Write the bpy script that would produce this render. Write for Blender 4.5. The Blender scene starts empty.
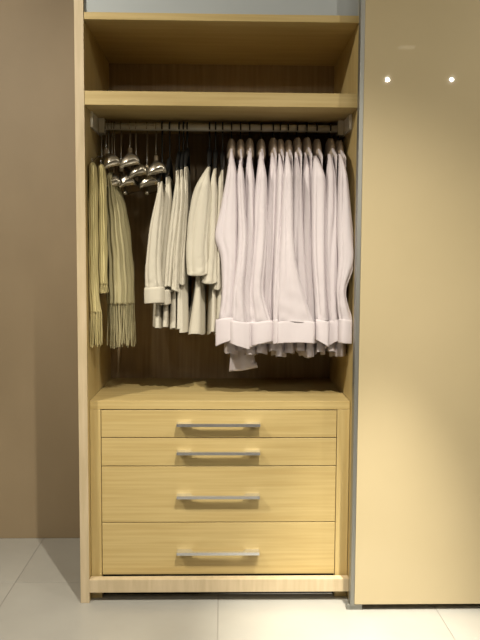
import bpy, bmesh, math, random
from mathutils import Vector, Matrix, noise
random.seed(7)
S = bpy.context.scene
COL = S.collection
PI = math.pi

# ------------------------------------------------------------------ camera
F = 740.0
CAM = Vector((0, -2.68, 1.27))
_th = math.atan(58 / F); _ps = math.atan(18 / F); _ro = math.radians(.33)
ROT = Matrix.Rotation(-_ps, 3, 'Z') @ Matrix.Rotation(PI / 2 - _th, 3, 'X') @ Matrix.Rotation(_ro, 3, 'Z')
cd = bpy.data.cameras.new('camera'); cam = bpy.data.objects.new('camera', cd); COL.objects.link(cam)
cd.sensor_fit = 'VERTICAL'; cd.sensor_height = 36; cd.lens = F / 640 * 36
cam.matrix_world = Matrix.Translation(CAM) @ ROT.to_4x4()
S.camera = cam

# ------------------------------------------------------------------ world, light, exposure
w = bpy.data.worlds.new('world'); S.world = w; w.use_nodes = True
w.node_tree.nodes['Background'].inputs[0].default_value = (.9, .85, .75, 1)
w.node_tree.nodes['Background'].inputs[1].default_value = 0.02
S.view_settings.view_transform = 'Standard'; S.view_settings.look = 'None'
S.view_settings.gamma = 1; S.view_settings.use_curve_mapping = False
S.view_settings.exposure = 0.15

CEIL = 2.70
WARM = (1, .93, .79)
def spot(name, loc, aim, power, angle, blend, radius, col=WARM):
    l = bpy.data.lights.new(name, 'SPOT'); l.energy = power; l.color = col
    l.spot_size = math.radians(angle); l.spot_blend = blend; l.shadow_soft_size = radius
    o = bpy.data.objects.new(name, l); COL.objects.link(o); o.location = loc
    o.rotation_euler = (Vector(aim) - Vector(loc)).to_track_quat('-Z', 'Y').to_euler()
    return o
# the showroom's recessed ceiling spots, then four added fill spots: position, aim, power, cone, blend, lens glow
LAMPS = [((.28, -1.62), (.24, -.14, .0), 240, 74, 1.0, 60, 'recessed ceiling spot lighting the open wardrobe'),
         ((.68, -1.05), (.50, -.27, 0), 640, 26, 1.0, 60, 'recessed ceiling spot just before the glossy door edge'),
         ((1.26, -3.24), (1.0, -1.2, 0), 22, 130, 1.0, 14, 'recessed ceiling spot mirrored in the glossy door, nearer the wardrobe'),
         ((1.75, -3.22), (1.5, -1.2, 0), 22, 130, 1.0, 14, 'recessed ceiling spot mirrored in the glossy door, farther from the wardrobe'),
         ((-1.45, -1.35), (-1.05, 0, .7), 160, 150, 1.0, 40, 'added unseen fill lamp over the bare floor beside the beige wall'),  # added fill, lifts the wall and softens the wardrobe's shadow on it
         ((-.6, -3.5), (-.4, -1.2, 0), 24, 130, 1.0, 40, 'added unseen fill lamp deep in the room, facing the wardrobe'),  # added ambient fill from the room side
         ((-1.8, -3.8), (-1.2, -1.6, 0), 24, 130, 1.0, 40, 'added unseen fill lamp in the room corner opposite the beige wall'),  # added ambient fill from the far corner
         ((1.65, -1.5), (1.45, -.3, .8), 55, 150, 1.0, 40, 'added unseen fill lamp before the far end of the glossy door')]  # added fill to brighten the upper door
for (x, y), aim, p, a, b, g, lab in LAMPS:
    spot('spot_light', (x, y, CEIL - .03), aim, p, a, b, .022 if p > 100 else .010)

# ------------------------------------------------------------------ helpers
def ray(px, py): return ROT @ Vector(((px - 240) / F, (320 - py) / F, -1))
def pix(px, py, Y):
    """photo pixel -> point on the upright plane y = Y"""
    d = ray(px, py); t = (Y - CAM.y) / d.y
    return CAM + d * t

def mat(name):
    m = bpy.data.materials.new(name); m.use_nodes = True
    return m, m.node_tree, m.node_tree.nodes['Principled BSDF']
def setin(b, **k):
    for n, v in k.items():
        b.inputs[n.replace('_', ' ')].default_value = v
def simple(name, col, rough=.5, metal=0, **k):
    m, t, b = mat(name); setin(b, Base_Color=(*col, 1), Roughness=rough, Metallic=metal, **k)
    return m
def mottled(name, c1, c2, scale, rough=.5, stretch=(1, 1, 1), detail=6, bump=0, bscale=None, metal=0, coat=0, lo=.35, hi=.65, fine=None, rot=None):
    m, t, b = mat(name); N = t.nodes; L = t.links
    tc = N.new('ShaderNodeTexCoord'); mp = N.new('ShaderNodeMapping'); L.new(tc.outputs['Object'], mp.inputs[0])
    mp.inputs['Scale'].default_value = stretch
    nz = N.new('ShaderNodeTexNoise'); nz.inputs['Scale'].default_value = scale; nz.inputs['Detail'].default_value = detail
    L.new(mp.outputs[0], nz.inputs['Vector'])
    cr = N.new('ShaderNodeValToRGB'); L.new(nz.outputs['Fac'], cr.inputs[0])
    e = cr.color_ramp.elements; e[0].position = lo; e[1].position = hi
    e[0].color = (*c1, 1); e[1].color = (*c2, 1)
    L.new(cr.outputs[0], b.inputs['Base Color'])
    setin(b, Roughness=rough, Metallic=metal, Coat_Weight=coat)
    if coat: b.inputs['Coat Roughness'].default_value = .015; b.inputs['Specular IOR Level'].default_value = .1
    if bump:
        bp = N.new('ShaderNodeBump'); bp.inputs['Strength'].default_value = bump; bp.inputs['Distance'].default_value = .004
        if bscale:
            n2 = N.new('ShaderNodeTexNoise'); n2.inputs['Scale'].default_value = bscale; n2.inputs['Detail'].default_value = 5
            L.new(mp.outputs[0], n2.inputs['Vector']); L.new(n2.outputs['Fac'], bp.inputs['Height'])
        else: L.new(nz.outputs['Fac'], bp.inputs['Height'])
        L.new(bp.outputs[0], b.inputs['Normal'])
    return m
WA, WB = (.47, .345, .14), (.54, .415, .185)
M = {
 'wood_h': mottled('oak_grain_across', WA, WB, 4, .42, (.7, 8, 26), 8, .06),
 'wood_v': mottled('oak_grain_upright', WA, WB, 4, .42, (18, 8, .7), 8, .06),
 'wood_y': mottled('oak_grain_deep', WA, WB, 4, .42, (18, .8, 18), 8, .06),
 'edge': mottled('cream_edge_band', (.50, .40, .25), (.58, .47, .31), 5, .4, (10, 10, 1), 4),
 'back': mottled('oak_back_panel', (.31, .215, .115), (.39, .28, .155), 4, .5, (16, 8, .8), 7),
 'fascia': simple('grey_white_lacquer', (.42, .455, .47), .25),
 'door': mottled('cream_gloss_lacquer', (.455, .375, .225), (.48, .395, .24), 2, .45, coat=1.0),
 'alu': mottled('brushed_aluminium', (.72, .73, .74), (.82, .83, .84), 8, .25, (1, 6, 60), 4, metal=.9),
 'alu_door': simple('pale_aluminium', (.30, .30, .28), .5, .85),
 'tile': mottled('polished_cream_tile', (.33, .32, .29), (.40, .39, .355), 2.2, .22, (1, 1, 1), 9, lo=.3, hi=.7),
 'grout': simple('grey_grout', (.25, .235, .21), .9),
 'wall': mottled('beige_wall_covering', (.245, .183, .107), (.335, .255, .157), 1.7, .6, (1, 1, .6), 8, .12, 30, lo=.3, hi=.7),
 'paint': simple('warm_white_paint', (.62, .57, .48), .8),
 'shirt': mottled('pale_pink_cotton', (.55, .495, .515), (.60, .545, .565), 9, .75, (1, 1, .3), 4, .35, 26),
 'blouse': mottled('cream_cotton', (.50, .46, .375), (.56, .52, .43), 9, .75, (1, 1, .3), 4, .35, 26),
 'scarf': mottled('straw_yellow_wool', (.45, .38, .175), (.56, .48, .24), 30, .9, (1, 1, .2), 5, .5, 120),
 'shawl': mottled('grey_green_wool', (.36, .315, .175), (.44, .39, .225), 30, .9, (1, 1, .2), 5, .4, 120),
 'black': simple('black_plastic', (.012, .012, .012), .4),
 'silver': simple('champagne_silver', (.45, .41, .34), .22, .9),
 'wire': simple('steel_wire', (.6, .58, .55), .25, 1),
 'hwood': mottled('beech_hanger_wood', (.36, .285, .215), (.43, .345, .265), 6, .4, (4, 1, 4)),
 'ferrule': simple('tan_sleeve', (.45, .36, .24), .5),
 'rail': simple('cream_rail_lacquer', (.86, .82, .71), .25, .15),
 'dark': simple('shadow_gap_black', (.02, .018, .015), .8),
}

def root(name, label, cat, loc, group=None):
    o = bpy.data.objects.new(name, None); COL.objects.link(o); o.location = loc
    o.empty_display_size = .05
    o['label'] = label; o['category'] = cat
    if group: o['group'] = group
    return o
def link(name, me, m, parent=None, label=None):
    o = bpy.data.objects.new(name, me); COL.objects.link(o)
    if m is not None and not me.materials: me.materials.append(M[m])
    if parent is not None: o.parent = parent
    if label: o['label'] = label
    return o
def base_of(parent):
    v = Vector((0, 0, 0))
    while parent is not None: v += parent.location; parent = parent.parent
    return v
def mesh(name, verts, faces, m, parent=None, smooth=True, label=None):
    b = base_of(parent)
    me = bpy.data.meshes.new(name); me.from_pydata([tuple(Vector(v) - b) for v in verts], [], faces); me.update()
    bm = bmesh.new(); bm.from_mesh(me); bmesh.ops.recalc_face_normals(bm, faces=bm.faces); bm.to_mesh(me); bm.free()
    if smooth: me.polygons.foreach_set('use_smooth', [True] * len(me.polygons))
    return link(name, me, m, parent, label)
def box(name, lo, hi, m, parent=None, bevel=.0015, label=None):
    b = base_of(parent); lo = Vector(lo) - b; hi = Vector(hi) - b
    bm = bmesh.new(); bmesh.ops.create_cube(bm, size=1)
    for v in bm.verts: v.co = Vector([lo[i] + (v.co[i] + .5) * (hi[i] - lo[i]) for i in range(3)])
    if bevel: bmesh.ops.bevel(bm, geom=bm.edges[:], offset=bevel, segments=2, affect='EDGES', profile=.5)
    me = bpy.data.meshes.new(name); bm.to_mesh(me); bm.free()
    return link(name, me, m, parent, label)
def loft(name, rings, m, parent, cap0=True, cap1=True, label=None, smooth=True):
    n = len(rings[0]); V = [p for r in rings for p in r]; Fc = []
    if name in ('sleeve', 'cuff', 'cloth'):
        for p in V: p.x = min(max(p.x, XL1 + .002), XR0 - .003)
    for i in range(len(rings) - 1):
        for j in range(n):
            k = (j + 1) % n
            Fc.append((i * n + j, i * n + k, (i + 1) * n + k, (i + 1) * n + j))
    if cap0: Fc.append(tuple(range(n)))
    if cap1: Fc.append(tuple(range((len(rings) - 1) * n, len(rings) * n)))
    return mesh(name, V, Fc, m, parent, smooth, label)
def wire(name, pts, r, m, parent, n=8, label=None, rend=None):
    """round tube along a polyline"""
    pts = [Vector(p) for p in pts]; rings = []
    for i, p in enumerate(pts):
        d = (pts[min(i + 1, len(pts) - 1)] - pts[max(i - 1, 0)]).normalized()
        a = Vector((1, 0, 0)) if abs(d.x) < .9 else Vector((0, 0, 1))
        u = (a - d * a.dot(d)).normalized(); v = d.cross(u)
        rr = r if rend is None else r + (rend - r) * i / (len(pts) - 1)
        rings.append([p + u * rr * math.cos(2 * PI * k / n) + v * rr * math.sin(2 * PI * k / n) for k in range(n)])
    return loft(name, rings, m, parent, label=label)
def lathe(name, c, prof, m, parent, n=20, label=None):
    rings = [[Vector((c[0] + r * math.cos(2 * PI * k / n), c[1] + r * math.sin(2 * PI * k / n), c[2] + z)) for k in range(n)] for r, z in prof]
    return loft(name, rings, m, parent, label=label)
def crom(P, t):
    """smooth interpolation of a list of tuples, t in 0..1"""
    n = len(P) - 1; x = min(max(t, 0), 1) * n; i = min(int(x), n - 1); f = x - i
    a, b, c, d = P[max(i - 1, 0)], P[i], P[i + 1], P[min(i + 2, n)]
    return [.5 * (2 * b[k] + (c[k] - a[k]) * f + (2 * a[k] - 5 * b[k] + 4 * c[k] - d[k]) * f * f + (3 * b[k] - a[k] - 3 * c[k] + d[k]) * f ** 3) for k in range(len(b))]
def ordinal(i): return ['first', 'second', 'third', 'fourth', 'fifth', 'sixth', 'seventh', 'eighth', 'ninth', 'tenth', 'eleventh', 'twelfth'][i]

# ------------------------------------------------------------------ room shell
WALLY = .653; X0, X1, Y0 = -2.8, 3.2, -4.8
def struct(o):
    o['kind'] = 'structure'; return o
fl = struct(box('floor', (X0, Y0, -.10), (X1, WALLY, -.0012), 'grout', bevel=0)); fl['label'] = 'polished cream stone tile floor with thin grey joints'
T = .803; TG = .0018
full = None
xs = [-.011 + T * k for k in range(-5, 6)]; ys = [.18 + T * k for k in range(-7, 2)]
for a in range(len(xs) - 1):
    for b_ in range(len(ys) - 1):
        xa, xb = max(xs[a], X0), min(xs[a + 1], X1); ya, yb = max(ys[b_], Y0), min(ys[b_ + 1], WALLY)
        if xb - xa < .02 or yb - ya < .02: continue
        whole = abs(xb - xa - T) < 1e-4 and abs(yb - ya - T) < 1e-4
        if whole and full:
            o = bpy.data.objects.new('floor_tile', full); COL.objects.link(o); o.parent = fl
        else:
            o = box('floor_tile', (TG, TG, -.012), (xb - xa - TG, yb - ya - TG, 0), 'tile', bevel=.0006); o.parent = fl
            if whole: full = o.data
        o.location = (xa, ya, 0)
struct(box('wall_back', (X0, WALLY, 0), (X1, WALLY + .1, CEIL), 'wall', bevel=0))['label'] = 'beige mottled wall beside and behind the wardrobe'
struct(box('wall_left', (X0 - .1, Y0, 0), (X0, WALLY, CEIL), 'wall', bevel=0))
struct(box('wall_right', (X1, Y0, 0), (X1 + .1, WALLY, CEIL), 'wall', bevel=0))
struct(box('wall_front', (X0, Y0 - .1, 0), (X1, Y0, CEIL), 'wall', bevel=0))
struct(box('ceiling', (X0, Y0, CEIL), (X1, WALLY, CEIL + .1), 'paint', bevel=0))

# ceiling lamps (fixture of each spot, added fill ones included)
def emis(name, s):
    m, t, b = mat(name); setin(b, Base_Color=(1, .9, .75, 1), Emission_Color=(1, .88, .68, 1), Emission_Strength=s); return m
for i, ((x, y), aim, p, a, b, g, lab) in enumerate(LAMPS):
    M['lens%d' % i] = emis('lamp_lens_%d' % i, g)
    r = root('ceiling_spot', lab, 'ceiling lamp', (x, y, CEIL), 'recessed ceiling spots')
    rings = [(.032, -.001), (.05, -.001), (.05, -.006), (.032, -.009), (.012, -.001)]
    loft('trim_ring', [[Vector((x + q * math.cos(2 * PI * k / 24), y + q * math.sin(2 * PI * k / 24), CEIL + z)) for k in range(24)] for q, z in rings], 'alu', r, False, False)
    lathe('lens', (x, y, CEIL), [(.011, -.0005), (.011, -.004), (.007, -.006)], 'lens%d' % i, r, 16)

M['dimlens'] = emis('dim_diffuser', 1.2)
q = ray(407, 47); q = CAM + q * ((CEIL - .01 - CAM.z) / q.z); lx, ly = q.x, -.15 - q.y
r = root('ceiling_lamp', 'small dim rectangular ceiling lamp mirrored high in the glossy door', 'ceiling lamp', (lx, ly, CEIL))
box('housing', (lx - .07, ly - .05, CEIL - .012), (lx + .07, ly + .05, CEIL), 'alu', r, .001)
box('diffuser', (lx - .052, ly - .032, CEIL - .016), (lx + .052, ly + .032, CEIL - .012), 'dimlens', r, .0005)

# ------------------------------------------------------------------ wardrobe carcass
XL0, XL1 = -.522, -.490        # left side panel
XR0, XR1 = .481, .502          # right side panel
TOP = 2.42; DEP = .600
W = root('wardrobe', 'open oak wardrobe bay with upper shelf and hanging rail', 'wardrobe', (0, .3, 0))
for n, x0, x1 in (('side_panel', XL0, XL1), ('side_panel', XR0, XR1)):
    box(n, (x0, .004, 0), (x1, DEP, TOP), 'wood_v', W, .001)
box('edge_strip', (XL0 - .0005, -.001, 0), (XL1 + .0005, .004, TOP), 'edge', W, .0012, 'pale cream front edge of the side panel')
box('edge_strip', (XR0 - .0005, -.001, 0), (XR1 + .0005, .004, TOP), 'edge', W, .0012, 'pale cream front edge of the side panel')
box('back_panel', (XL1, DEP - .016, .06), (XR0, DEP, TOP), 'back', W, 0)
box('top_board', (XL1, .002, 2.116), (XR0, DEP - .016, 2.141), 'wood_h', W)
box('shelf', (XL1, .001, 1.8215), (XR0, DEP - .016, 1.8705), 'wood_h', W)
box('fascia_panel', (XL1, .012, 2.143), (XR0, .03, TOP), 'fascia', W, .001, 'pale grey upper panel')
box('plinth_rail', (XL1, -.001, .039), (XR0, .032, .0885), 'edge', W, .0015, 'pale cream bottom rail')
RY, RZ, RR = .27, 1.794, .0145
wire('hanging_rail', [(XL1 + .028, RY, RZ), (0, RY, RZ), (XR0 - .028, RY, RZ)], RR, 'rail', W, 20)
for s, xe in ((1, XL1), (-1, XR0)):
    a, b = sorted((xe, xe + s * .010)); c, d = sorted((xe + s * .010, xe + s * .032))
    br = box('rail_bracket', (a, RY - .16, RZ - .030), (b, RY + .05, 1.8215), 'rail', W, .002)
    box('rail_socket', (c, RY - .03, RZ - .028), (d, RY + .03, 1.8215), 'rail', br, .002)

# ------------------------------------------------------------------ drawer chest
CF = .042
D = root('drawer_chest', 'oak chest of four drawers fitted into the wardrobe base', 'drawers', (0, .3, 0))
CX0, CX1 = XL1 + .001, XR0 - .002
box('chest_top', (CX0, CF, .722), (CX1, DEP - .018, .7545), 'wood_h', D)
box('side_stile', (CX0, CF, .0), (-.4495, DEP - .02, .7215), 'wood_v', D)
box('side_stile', (.4325, CF, .0), (CX1, DEP - .02, .7215), 'wood_v', D)
box('gap_shade_sheet', (-.4495, CF + .03, .0), (.4325, CF + .04, .7215), 'dark', D, 0)  # near-black sheet: shade of the drawer gaps and plinth recess as colour
HZ = [.672, .566, .400, .185]
for (z0, z1), hz in zip(((.6165, .7185), (.5085, .6135), (.2925, .5055), (.0895, .2895)), HZ):
    dr = box('drawer', (-.4475, CF + .0015, z0), (.4305, CF + .022, z1), 'wood_h', D, .0015)
    # handle: flat plate with a trapezoid finger cut-out between its two feet
    hx0, hx1 = -.166, .143; y1 = CF + .0018; y0 = y1 - .036; zz = hz
    P = [(hx0, y1), (hx0, y0), (hx1, y0), (hx1, y1), (hx1 - .050, y1), (hx1 - .062, y0 + .013), (hx0 + .062, y0 + .013), (hx0 + .050, y1)]
    b0 = base_of(dr); bm = bmesh.new()
    lowv = [bm.verts.new(Vector((x, y, zz - .002)) - b0) for x, y in P]; upv = [bm.verts.new(Vector((x, y, zz + .002)) - b0) for x, y in P]
    def quad(vs, ids): return [vs[k] for k in ids]
    for ids in ((0, 1, 6, 7), (1, 2, 5, 6), (2, 3, 4, 5)):
        bm.faces.new(quad(upv, ids)); bm.faces.new(quad(lowv, ids)[::-1])
    for k in range(8):
        j = (k + 1) % 8; bm.faces.new((lowv[k], lowv[j], upv[j], upv[k]))
    bmesh.ops.recalc_face_normals(bm, faces=bm.faces)
    # turned-down front lip
    g = bmesh.ops.create_cube(bm, size=1)
    for v in g['verts']:
        v.co = Vector((hx0 + (v.co.x + .5) * (hx1 - hx0), y0 - .0005 + (v.co.y + .5) * .004, zz - .0085 + (v.co.z + .5) * .011)) - b0
    me = bpy.data.meshes.new('handle'); bm.to_mesh(me); bm.free()
    link('handle', me, 'alu', dr, 'flat brushed aluminium pull')

# ------------------------------------------------------------------ sliding door
SD = root('sliding_door', 'wide glossy cream sliding door beside the open bay', 'door', (1.05, -.05, 0))
DX0, DY0, DY1, DZ = .488, -.075, -.038, .022
box('door_panel', (DX0, DY0, DZ + .002), (1.72, DY1, 2.44), 'door', SD, .001)
box('edge_profile', (DX0 - .015, DY0 + .001, DZ - .004), (DX0 - .0002, DY1 + .004, 2.44), 'alu_door', SD, .0015, 'pale aluminium edge profile')
box('edge_profile', (1.7202, DY0 - .001, DZ), (1.735, DY1 + .004, 2.44), 'alu_door', SD, .0015, 'pale aluminium edge profile')
box('floor_guide', (DX0 - .026, DY0 + .008, 0), (DX0 + .03, DY1, DZ - .002), 'alu_door', SD, .001)

# ------------------------------------------------------------------ hangers
def hook_pts(x, zn, lean=0):
    """hook over the rail, shank down to the hanger neck at height zn"""
    R = RR + .0042; pts = []
    for k in range(15):
        a = math.radians(215 - (215 + 50) * k / 14)      # from the front-lower side over the top to the back
        pts.append((x, RY + R * math.cos(a), RZ + R * math.sin(a)))
    zb = pts[-1][2]
    pts += [(x, RY + .008, zb - .010), (x, RY + .001, zb - .018), (x, RY, min(zb - .022, zn + .004)), (x, RY, zn)]
    return pts
def arm_loft(name, x, zn, ztip, ytip, w0, w1, h0, h1, m, parent, curve=.55, n=12, droop=.0, xt=None, tipr=.86, tipe=.93, ex=1.4, low=.25, lean=0):
    """one shoulder arm from the neck to its tip; arched section"""
    xt = x if xt is None else xt; rings = []
    for i in range(n + 1):
        t = i / n; y = RY + (ytip - RY) * t
        z = zn + (ztip - zn) * (t * (1 - curve) + curve * t * t)
        xx = x + (xt - x) * t
        e = 1 if t < tipr else math.sqrt(1 - ((t - tipr) / (1 - tipr)) ** 2 * tipe)
        ww = (w0 + (w1 - w0) * t ** ex) * e; hh = (h0 + (h1 - h0) * t) * (.5 + .5 * e)
        ring = []
        for k in range(16):
            a = 2 * PI * k / 16
            c, s = math.cos(a), math.sin(a)
            zz = hh * s ** .8 if s > 0 else hh * s * low
            ring.append(Vector((xx + ww * c, y, z + zz + lean * ww * c * t)))
        rings.append(ring)
    return loft(name, rings, m, parent)

# ------------------------------------------------------------------ garments
def sleeve(parent, rows, m, depth, half_d, seed, cuff=None, mirror=False, drop=.0, folds=4, amp=.13):
    """rows: (xl, xr, y) pixels of the sleeve outline on the plane y = depth; cuff: (xl, xr, ytop, ybot, half depth)"""
    rnd = random.Random(seed); ph = [rnd.uniform(0, 6.28) for _ in range(6)]
    K = []
    for i, (xl, xr, y) in enumerate(rows):
        a, b = pix(xl, y, depth), pix(xr, y, depth)
        K.append(((a.x + b.x) / 2, (a.z + b.z) / 2, (b.x - a.x) / 2 * (.45 if i == 0 else 1)))
    n = 60; N = 56; rings = []
    if cuff:
        K[-1] = (K[-1][0] * .3 + .7 * (pix(cuff[0], cuff[2], depth).x + pix(cuff[1], cuff[2], depth).x) / 2, K[-1][1], K[-1][2])
    for i in range(n + 1):
        t = i / n; cx, cz, hw = crom(K, t)
        dd = half_d * (.25 + .75 * min(1, t / .16))
        if cuff: dd += (cuff[4] * .9 - dd) * max(0, (t - .6) / .4) ** 1.5
        yc = depth + (.05 * (1 - min(1, t / .16)) ** 1.4)
        if mirror: yc = 2 * RY - yc
        ring = []
        for k in range(N):
            th = 2 * PI * k / N
            cr = (1 - abs(math.sin(folds * .5 * th + ph[0] + .9 * t + .5 * math.sin(4 * t + ph[1])))) ** 2.2
            cr2 = (1 - abs(math.sin((folds + 3) * .5 * th + ph[2] - .7 * t))) ** 3
            f = 1 - min(1, t * 6) * (amp * 2.0 * cr + amp * .6 * cr2 * (.4 + .6 * t))
            wr = .010 * max(0, t - .66) * (noise.noise(Vector((th * 1.6, t * 26, ph[3]))) + .15 * math.sin(70 * t + 4 * math.sin(th + ph[4])))
            ex = math.copysign(abs(math.cos(th)) ** .85, math.cos(th))
            ring.append(Vector((cx + hw * ex * (.6 + .4 * f) + wr * .5, yc + dd * math.sin(th) * f + wr, cz + .004 * math.sin(2 * th + ph[4]) * t)))
        rings.append(ring)
    if cuff is None:                                           # plain hem: turn the edge inwards
        c = sum(rings[-1], Vector()) / N
        for s, up in ((.93, .0), (.88, .015)):
            rings.append([c + (p - c) * s + Vector((0, 0, up)) for p in rings[n]])
    so = loft('sleeve', rings, m, parent, True, False)
    if cuff:
        xl, xr, yt, yb, hd = cuff[:5]; tilt = cuff[5] if len(cuff) > 5 else 0
        a, b, c2 = pix(xl, yt, depth), pix(xr, yt, depth), pix((xl + xr) / 2, yb, depth)
        cx, hw = (a.x + b.x) / 2, (b.x - a.x) / 2; R = []
        for s, z in ((.90, a.z + .004), (.98, a.z + .002), (1, a.z - .004), (1.01, (a.z * 2 + c2.z) / 3), (1.0, (a.z + 2 * c2.z) / 3), (1.0, c2.z + .003), (.98, c2.z), (.93, c2.z + .002), (.92, c2.z + .02)):
            ring = []
            for k in range(32):
                th = 2 * PI * k / 32
                ex = math.copysign(abs(math.cos(th)) ** .7, math.cos(th)); ey = math.copysign(abs(math.sin(th)) ** .7, math.sin(th))
                yy = (2 * RY - depth) if mirror else depth
                ring.append(Vector((cx + hw * s * ex, yy + (hd * s) * ey + .004 * math.sin(3 * th + ph[5]), z + tilt * ex * .03 * (.25 if z > c2.z + .045 else 1) + .002 * math.sin(2 * th + ph[2]))))
            R.append(ring)
        loft('cuff', R, m, so, False, False)
    return so

def body(parent, x, ztip, slope, zhem, hb, m, seed, thick=(.009, .017, .022), tail=.02, shift=0, neck=.075, dep=RY):
    """flat hanging shirt body: shoulders along y, hem shaped as a shirt tail"""
    rnd = random.Random(seed); ph = [rnd.uniform(0, 6.28) for _ in range(6)]
    N = 56; n = 34; rings = []
    for i in range(n + 1):
        v = i / n; ring = []
        th_ = crom([(thick[0],), (thick[1],), (thick[1],), (thick[2],)], v)[0]
        for k in range(N):
            th = 2 * PI * k / N; c, s = math.cos(th), math.sin(th)
            yy = c * hb * (1 - .05 * math.sin(PI * v))
            zt = ztip + slope * (hb - max(abs(yy), neck))
            zh = zhem + tail * (abs(c) ** 3) + .005 * math.sin(7 * c + ph[2])
            e = math.copysign(abs(s) ** .45, s)
            fo = (.0055 * math.sin(9 * c + ph[0] + 1.5 * v) + .0035 * math.sin(17 * c + ph[1])) * min(1, v * 2)
            ring.append(Vector((x + shift * v + th_ * e + fo, dep + yy, zt + (zh - zt) * v)))
        rings.append(ring)
    V = [p for r in rings for p in r]; Fc = []
    for i in range(n):
        for j in range(N):
            k = (j + 1) % N; Fc.append((i * N + j, i * N + k, (i + 1) * N + k, (i + 1) * N + j))
    for p in V: p.x = min(p.x, XR0 - .003)
    for j in range(N // 2):                                    # close the shoulder seam and leave the hem open
        a, b, c, d = j, j + 1, (N - j - 1) % N, (N - j) % N
        f = tuple(dict.fromkeys((a, b, c, d)))
        if len(f) > 2: Fc.append(f)
    return mesh('body', V, Fc, m, parent)

def collar(parent, x, z, m, hx=.0142, hy=.070, h=.012, name='collar'):
    R = []
    for sx, sy, dz in ((1.1, 1.05, -.034), (1.32, 1.2, -.036), (1.30, 1.16, -.018), (1.24, 1.08, .1 * h), (1.14, 1.0, .42 * h), (.97, .95, .68 * h), (.72, .9, .87 * h), (.45, .86, .97 * h), (.22, .8, h), (.2, .78, .7 * h), (.2, .78, -.02)):
        R.append([Vector((x + hx * sx * math.cos(2 * PI * k / 28), RY + (hy * sy) * math.sin(2 * PI * k / 28), z + dz - .010 * abs(math.sin(2 * PI * k / 28)))) for k in range(28)])
    return loft(name, R, m, parent, False, False)

# --- pale pink shirts: apex px, sleeve rows, cuff, front depth
PINK = [
 ((231.5, 146), [(229.5, 233.5, 148), (226, 237.5, 178), (220, 239, 210), (214.8, 239, 236), (220.5, 238, 258), (221.5, 235, 292), (219, 234, 320)], (215.5, 236, 319, 342, .030, .45), .075),
 ((240.5, 152), [(239, 242, 158), (237, 244.5, 178), (237.5, 246, 208), (237.5, 248, 234), (236, 247, 262), (232, 245, 292), (230, 246, 322)], (229, 250, 322, 346, .026, -.35), .060),
 ((249.5, 147), [(247.5, 251.5, 149), (245, 254.5, 178), (244.5, 255.5, 208), (244.5, 256, 234), (243, 255, 262), (241, 254, 292), (241, 255, 322)], (243, 257, 322, 346, .030), .085),
 ((261, 148), [(259, 263.5, 150), (256, 267, 178), (254, 267.5, 208), (254, 267.5, 234), (252, 266, 262), (250, 264, 292), (251, 271, 322)], (250.5, 274, 322, 343, .026, .25), .070),
 ((273, 149), [(271, 275, 151), (268, 278, 178), (265.5, 277.5, 208), (264, 277, 234), (263, 275, 262), (262, 273, 292), (261, 273, 322)], (260, 274, 322, 343, .026), .100),
 ((280, 149), [(278.5, 282, 152), (276.5, 284.5, 178), (275.5, 285.5, 208), (274.5, 285.5, 234), (273.5, 283.5, 262), (272.5, 281, 292), (273, 279, 321)], (272.8, 278.2, 320, 343, .030), .065),
 ((288, 148), [(286, 290, 150), (283, 292.5, 178), (281, 293.5, 208), (280, 294, 234), (278, 297, 262), (277, 304, 292), (277, 313, 322)], (276.5, 315, 322, 343, .016, .0), .048),
 ((297, 148), [(295, 299, 150), (292, 301.5, 178), (291, 303, 208), (291, 304, 234), (292, 306, 262), (293, 309, 292), (293, 309, 322)], (293, 310, 322, 342, .026), .105),
 ((306.5, 149), [(304.5, 308.5, 151), (302.5, 311, 178), (302, 313, 208), (301.5, 314, 234), (302, 316, 262), (304, 318, 292), (305, 319, 322)], (304, 319, 322, 342, .026), .110),
 ((316.5, 147), [(313, 320, 154), (311.5, 325.5, 178), (311.5, 326, 208), (311.5, 326, 234), (312, 326, 262), (314, 327, 292), (315, 328, 321)], (315, 329.5, 321, 343, .026, -.4), .070),
 ((330, 147), [(328.5, 333.5, 152), (325.5, 336, 178), (323.5, 338, 208), (322, 339, 234), (323, 339, 262), (325, 338, 292), (328, 340, 321)], (325, 341.5, 321, 343, .026, .55), .085),
 ((341, 147), [(339.5, 344, 152), (338, 347.5, 178), (337, 351, 208), (337, 353.5, 236), (338, 355.5, 262), (336.5, 346, 292), (337.5, 352, 321)], (338.5, 355.5, 320, 343, .024), .036),
]
EXTRA = {0: 'with an elbow poked out towards the cream blouses', 1: 'with its tail twisted out below the row', 6: 'showing one broad flat cuff',
         11: 'with a bent elbow, right beside the wooden side panel'}
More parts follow.
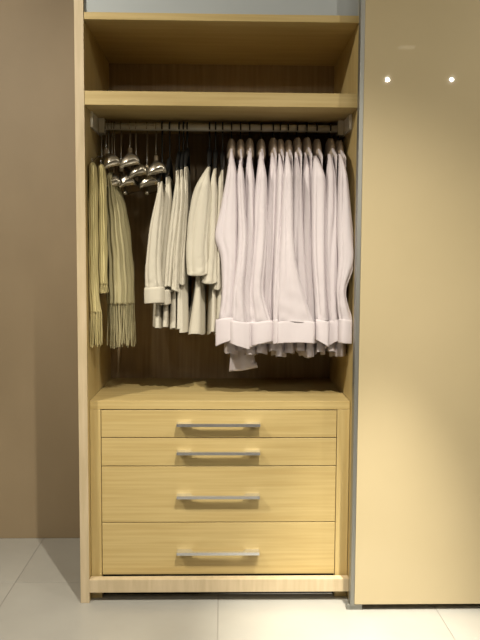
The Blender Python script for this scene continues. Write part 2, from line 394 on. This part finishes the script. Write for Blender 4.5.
for i, ((ax, ay), rows, cf, dp) in enumerate(PINK):
    o = ordinal(i)
    ca = pix(ax, ay - 8, RY)
    x = min(ca.x, XR0 - .026); zn = pix(ax, 152, dp).z
    ztip = zn - .012; slope = .40; hb = .185
    zneck = ztip + slope * (hb - .06)
    lab = 'pale pink cotton shirt, %s in its row counting from the cream blouses' % o
    if i in EXTRA: lab = 'pale pink cotton shirt %s' % EXTRA[i]
    r = root('dress_shirt', lab, 'shirt', (x, RY, .92), 'pale pink shirts on the rail')
    body(r, x, ztip, slope, .912 + .012 * math.sin(i * 2.1), hb, 'shirt', 100 + i, (.004, .013, .022))
    sleeve(r, rows, 'shirt', dp, .032, 200 + i, cf)
    sleeve(r, rows, 'shirt', dp, .030, 300 + i, cf, mirror=True)
    collar(r, x, zneck - .026, 'shirt', .0125)
    if i == 1 or i == 7:
        outline = ([(231, 252, 335), (230.5, 253, 348), (230, 255, 360), (229, 258, 372)] if i == 1 else [(294, 312, 335), (296, 313, 345), (300, 313, 352), (305, 312, 358)])
        Vv = []; dpt = .15 if i == 1 else .17; nx = 12
        for side in (0, .003):
            for q in range(13):
                xl, xr, yy = crom(outline, q / 12)
                for k in range(nx + 1):
                    p = pix(xl + (xr - xl) * k / nx, yy - (4 * (k / nx) if i == 1 and q > 9 else 0), dpt)
                    p.y += .010 * math.sin(k / nx * 7 + q * .12) + side; Vv.append(p)
        Fq = []; nn = 13 * (nx + 1)
        for q in range(12):
            for k in range(nx):
                a = q * (nx + 1) + k; Fq.append((a, a + 1, a + nx + 2, a + nx + 1)); Fq.append((nn + a, nn + a + nx + 1, nn + a + nx + 2, nn + a + 1))
        edge = [k for k in range(nx + 1)] + [q * (nx + 1) + nx for q in range(1, 13)] + [12 * (nx + 1) + k for k in range(nx - 1, -1, -1)] + [q * (nx + 1) for q in range(11, 0, -1)]
        for a, b in zip(edge, edge[1:] + edge[:1]): Fq.append((a, b, nn + b, nn + a))
        mesh('shirt_tail', Vv, Fq, 'shirt', r)
    h = root('wooden_hanger', 'beech hanger carrying the %s pale pink shirt from the cream blouses' % o, 'hanger', (x, RY, RZ), 'wooden hangers under the pink shirts')
    wire('hook', hook_pts(x, zneck + .038), .0028, 'black', h)
    collar(h, x, zneck - .004, 'hwood', .0150, .075, .046, 'neck_block')
    for s in (-1, 1):
        arm_loft('arm', x, zneck + .001, ztip - .006, RY + s * (hb - .02), .006, .006, .007, .005, 'hwood', h, .1)

# --- cream blouses on black hangers
CREAM = [
 (163, [(159.5, 162, 180), (156, 164, 198), (150, 163, 225), (147, 162, 250), (145, 162, 272), (145, 163, 289)], (144.3, 165, 288, 303, .030, .0), .060, 328),
 (170, [(166.5, 170, 176), (163, 172, 198), (160, 171, 225), (158.5, 170, 250), (158, 169, 272), (158, 170, 290)], (156, 171, 290, 304, .030, .0), .095, 327),
 (178, [(176.5, 179, 169), (173, 180.5, 198), (169, 178.5, 225), (166, 175, 250), (164.5, 173, 270), (163.5, 171.5, 287)], None, .080, 329),
 (182.5, [(181, 183, 168), (178, 184.5, 198), (175, 182.5, 225), (172.5, 180.5, 250), (172, 179.5, 270), (171, 179, 291)], None, .085, 329),
 (187, [(184, 187.5, 166), (182.5, 188.5, 198), (180, 187.5, 225), (179, 186, 250), (178.5, 185.5, 268), (178.5, 185.5, 284)], None, .100, 333),
 (209, [(206.5, 209.5, 165), (194, 210.5, 190), (188.5, 210, 215), (186.5, 208.5, 240), (186, 208.5, 258), (187, 208.5, 275)], None, .070, 334),
 (214.5, [(212.5, 215.5, 167), (209, 217, 190), (207.5, 217, 215), (206, 217, 240), (204.5, 217, 262), (201, 218, 283)], None, .085, 334),
 (221, [(219.5, 222.5, 169), (217, 223.5, 190), (215.5, 222.5, 215), (214, 221, 240), (213, 221, 262), (213, 221, 289)], None, .100, 330),
]
CEXTRA = {0: 'with a broad turned cuff, next to the silver hangers', 5: 'with a wide sleeve opening turned outward', 7: 'next to the pale pink shirts'}
for i, (hx, rows, cf, dp, hemy) in enumerate(CREAM):
    o = ordinal(i)
    ax, ay = (rows[0][0] + rows[0][1]) / 2, rows[0][2]
    x = pix(ax + 1.5, ay, RY).x; xh = x
    ztip = pix(ax, ay, dp).z - .006; hb = .18; slope = .16
    zh = pix(200, hemy, RY - .1).z
    lab = 'cream cotton blouse %s' % CEXTRA[i] if i in CEXTRA else 'cream cotton blouse, %s in its row counting from the silver hangers' % o
    r = root('blouse', lab, 'blouse', (x, RY, zh), 'cream blouses on the rail')
    body(r, x, ztip, slope, zh, hb, 'blouse', 400 + i, (.005, .014, .034) if i == 5 else (.005, .009, .015), .012, shift=-.05 if i == 5 else -.008)
    sleeve(r, rows, 'blouse', dp, .026, 500 + i, cf, folds=5, amp=.16)
    sleeve(r, rows, 'blouse', dp, .024, 600 + i, cf, mirror=True)
    zn = ztip + .085
    h = root('black_hanger', 'black plastic hanger carrying the %s cream blouse from the silver hangers' % o, 'hanger', (xh, RY, RZ), 'black hangers under the cream blouses')
    wire('hook', hook_pts(xh, zn + .002), .0032, 'black', h)
    for s in (-1, 1):
        arm_loft('arm', xh, zn, ztip + .004, RY + s * (hb - .012), .009, .006, .014, .008, 'black', h, .25)

# --- wide-shouldered silver hangers, empty: hook px, dome (px, py), half width px, lower by, clip
EMPTY = [(106, (111.5, 168), 8, 1), (112, (112.5, 188), 7.5, 0), (121, (127, 187), 7.5, 2), (130, (129.5, 167), 9, 0), (136, (138.5, 177), 8, 0),
         (147, (149, 187), 8.5, 2), (156, (156.5, 175), 8.5, 0)]
for i, (hx, (dx, dy), hw, kind) in enumerate(EMPTY):
    x = pix(hx, 140, RY).x; yt = .095 + .02 * (i % 3)
    tip = pix(dx, dy, yt); w1 = hw / F * 3.6
    zn = tip.z + .062
    r = root('silver_hanger', 'empty silver wide-shouldered hanger, %s counting from the yellow scarves' % ordinal(i), 'hanger', (x, RY, RZ), 'empty silver hangers')
    wire('hook', hook_pts(x, zn + .03), .0016, 'wire', r)
    lathe('ferrule', (x, RY, zn), [(.006, 0), (.0085, .004), (.0085, .03), (.006, .034)], 'ferrule', r, 14)
    arm_loft('arm', x, zn, tip.z, yt, .012, w1, .013, .043, 'silver', r, .45, 18, xt=tip.x, tipr=.94, tipe=.35, ex=2.6, low=-.12, lean=.24)
    arm_loft('arm', x, zn, tip.z, 2 * RY - yt, .012, w1, .013, .043, 'silver', r, .45, 18, xt=tip.x, tipr=.94, tipe=.35, ex=2.6, low=-.12, lean=.24)
    if kind == 2:
        lathe('clip_stem', (tip.x - .012, yt + .035, tip.z), [(.004, .004), (.004, -.012), (.008, -.014), (.008, -.022), (.004, -.026)], 'silver', r, 12)

# ------------------------------------------------------------------ fringed scarves
def scarf(name, label, rows, m, depth, half_d, fy, fringe_len, seed, ridges, nstr, xhook, hzn):
    rnd = random.Random(seed); K = []
    for xl, xr, y in rows:
        a, b = pix(xl, y, depth), pix(xr, y, depth); K.append(((a.x + b.x) / 2, (a.z + b.z) / 2, (b.x - a.x) / 2))
    ph = rnd.uniform(0, 6)
    r = root(name, label, 'scarf', (K[0][0], depth, K[-1][1]), 'fringed scarves on the rail')
    n = 40; N = 72; rings = []
    for i in range(n + 1):
        t = i / n; cx, cz, hw = crom(K, t); e = math.sqrt(min(1, .08 + t * 9))
        ring = []
        for k in range(N):
            th = 2 * PI * k / N
            f = 1 - .16 * (.5 + .5 * math.sin(ridges * th + ph + .9 * math.sin(5 * t + ph))) * min(1, t * 6)
            ring.append(Vector((cx + hw * e * math.cos(th) * f + .0012 * math.sin(26 * t + 2 * th), depth + half_d * e * math.sin(th) * f, cz)))
        rings.append(ring)
    last = rings[-1]; c = sum(last, Vector()) / N
    rings.append([c + (p - c) * .8 for p in last])
    b = loft('cloth', rings, m, r)
    # fringe strands
    V = []; Fc = []
    for s in range(nstr):
        th = 2 * PI * (s + rnd.random() * .5) / nstr
        p = last[int(th / (2 * PI) * N) % N]; q = c + (p - c) * rnd.uniform(.75, 1.0)
        L = fringe_len * rnd.uniform(.85, 1.06); dx, dy = rnd.uniform(-.005, .005), rnd.uniform(-.006, .006); rr = rnd.uniform(.0011, .0017)
        o0 = len(V); st = 5
        for j in range(st + 1):
            t = j / st; cc = q + Vector((dx * t + .0012 * math.sin(5 * t + s), dy * t + .0012 * math.cos(4 * t + s), .006 - (L + .006) * t))
            for k in range(5):
                V.append(cc + Vector((rr * math.cos(2 * PI * k / 5), rr * math.sin(2 * PI * k / 5), 0)))
        for j in range(st):
            for k in range(5):
                a = o0 + j * 5 + k; a2 = o0 + j * 5 + (k + 1) % 5; Fc.append((a, a2, a2 + 5, a + 5))
    fr = mesh('fringe', V, Fc, m, r); fr['kind'] = 'stuff'
    return r, K
def thin_hanger(label, x, ztop, yfront):
    h = root('wire_hanger', label, 'hanger', (x, RY, RZ), 'wire hangers under the scarves')
    wire('hook', hook_pts(x, ztop + .045), .0018, 'wire', h)
    wire('bar', [(x, RY, ztop + .045), (x, (RY + yfront) / 2, ztop + .035), (x, yfront + .02, ztop + .008), (x, yfront - .005, ztop - .004), (x, yfront - .012, ztop + .006), (x, yfront - .010, ztop + .016)], .0018, 'wire', h)
    wire('bar', [(x, RY, ztop + .045), (x, RY + .09, ztop + .035), (x, RY + .17, ztop + .006)], .0018, 'wire', h)
SC = [
 ('yellow fringed scarf with full-length tassels hanging against the left side panel'.replace('left ', ''), [(90.5, 94.5, 162), (89.4, 97.5, 172), (88.8, 98, 200), (88.6, 98.5, 235), (88.8, 98.5, 265), (89.3, 99, 290), (89.5, 101.5, 312)], 'scarf', .060, .032, .125, 11, 70),
 ('short folded yellow corded scarf, second from the side panel', [(99, 103.5, 164), (98.3, 106, 174), (98.2, 106.8, 200), (98.4, 107.3, 230), (98.6, 107.5, 258), (99, 107.5, 284)], 'scarf', .085, .030, .034, 10, 60),
 ('long grey-green fringed shawl, widest of the scarves', [(109, 115, 172), (107, 121, 190), (106, 127.5, 215), (106, 131.5, 245), (106.5, 134, 275), (107, 134.5, 303)], 'shawl', .200, .10, .160, 15, 150),
]
for i, (lab, rows, m, dp, hd, fl_, rg, ns) in enumerate(SC):
    r, K = scarf('fringed_scarf', lab, rows, m, dp, hd, 0, fl_, 70 + i, rg, ns, 0, 0)
    xh = K[0][0]
    thin_hanger('slim wire hanger carrying the %s' % ['long yellow scarf beside the side panel', 'short folded yellow scarf', 'grey-green fringed shawl'][i], xh, K[0][1], dp)
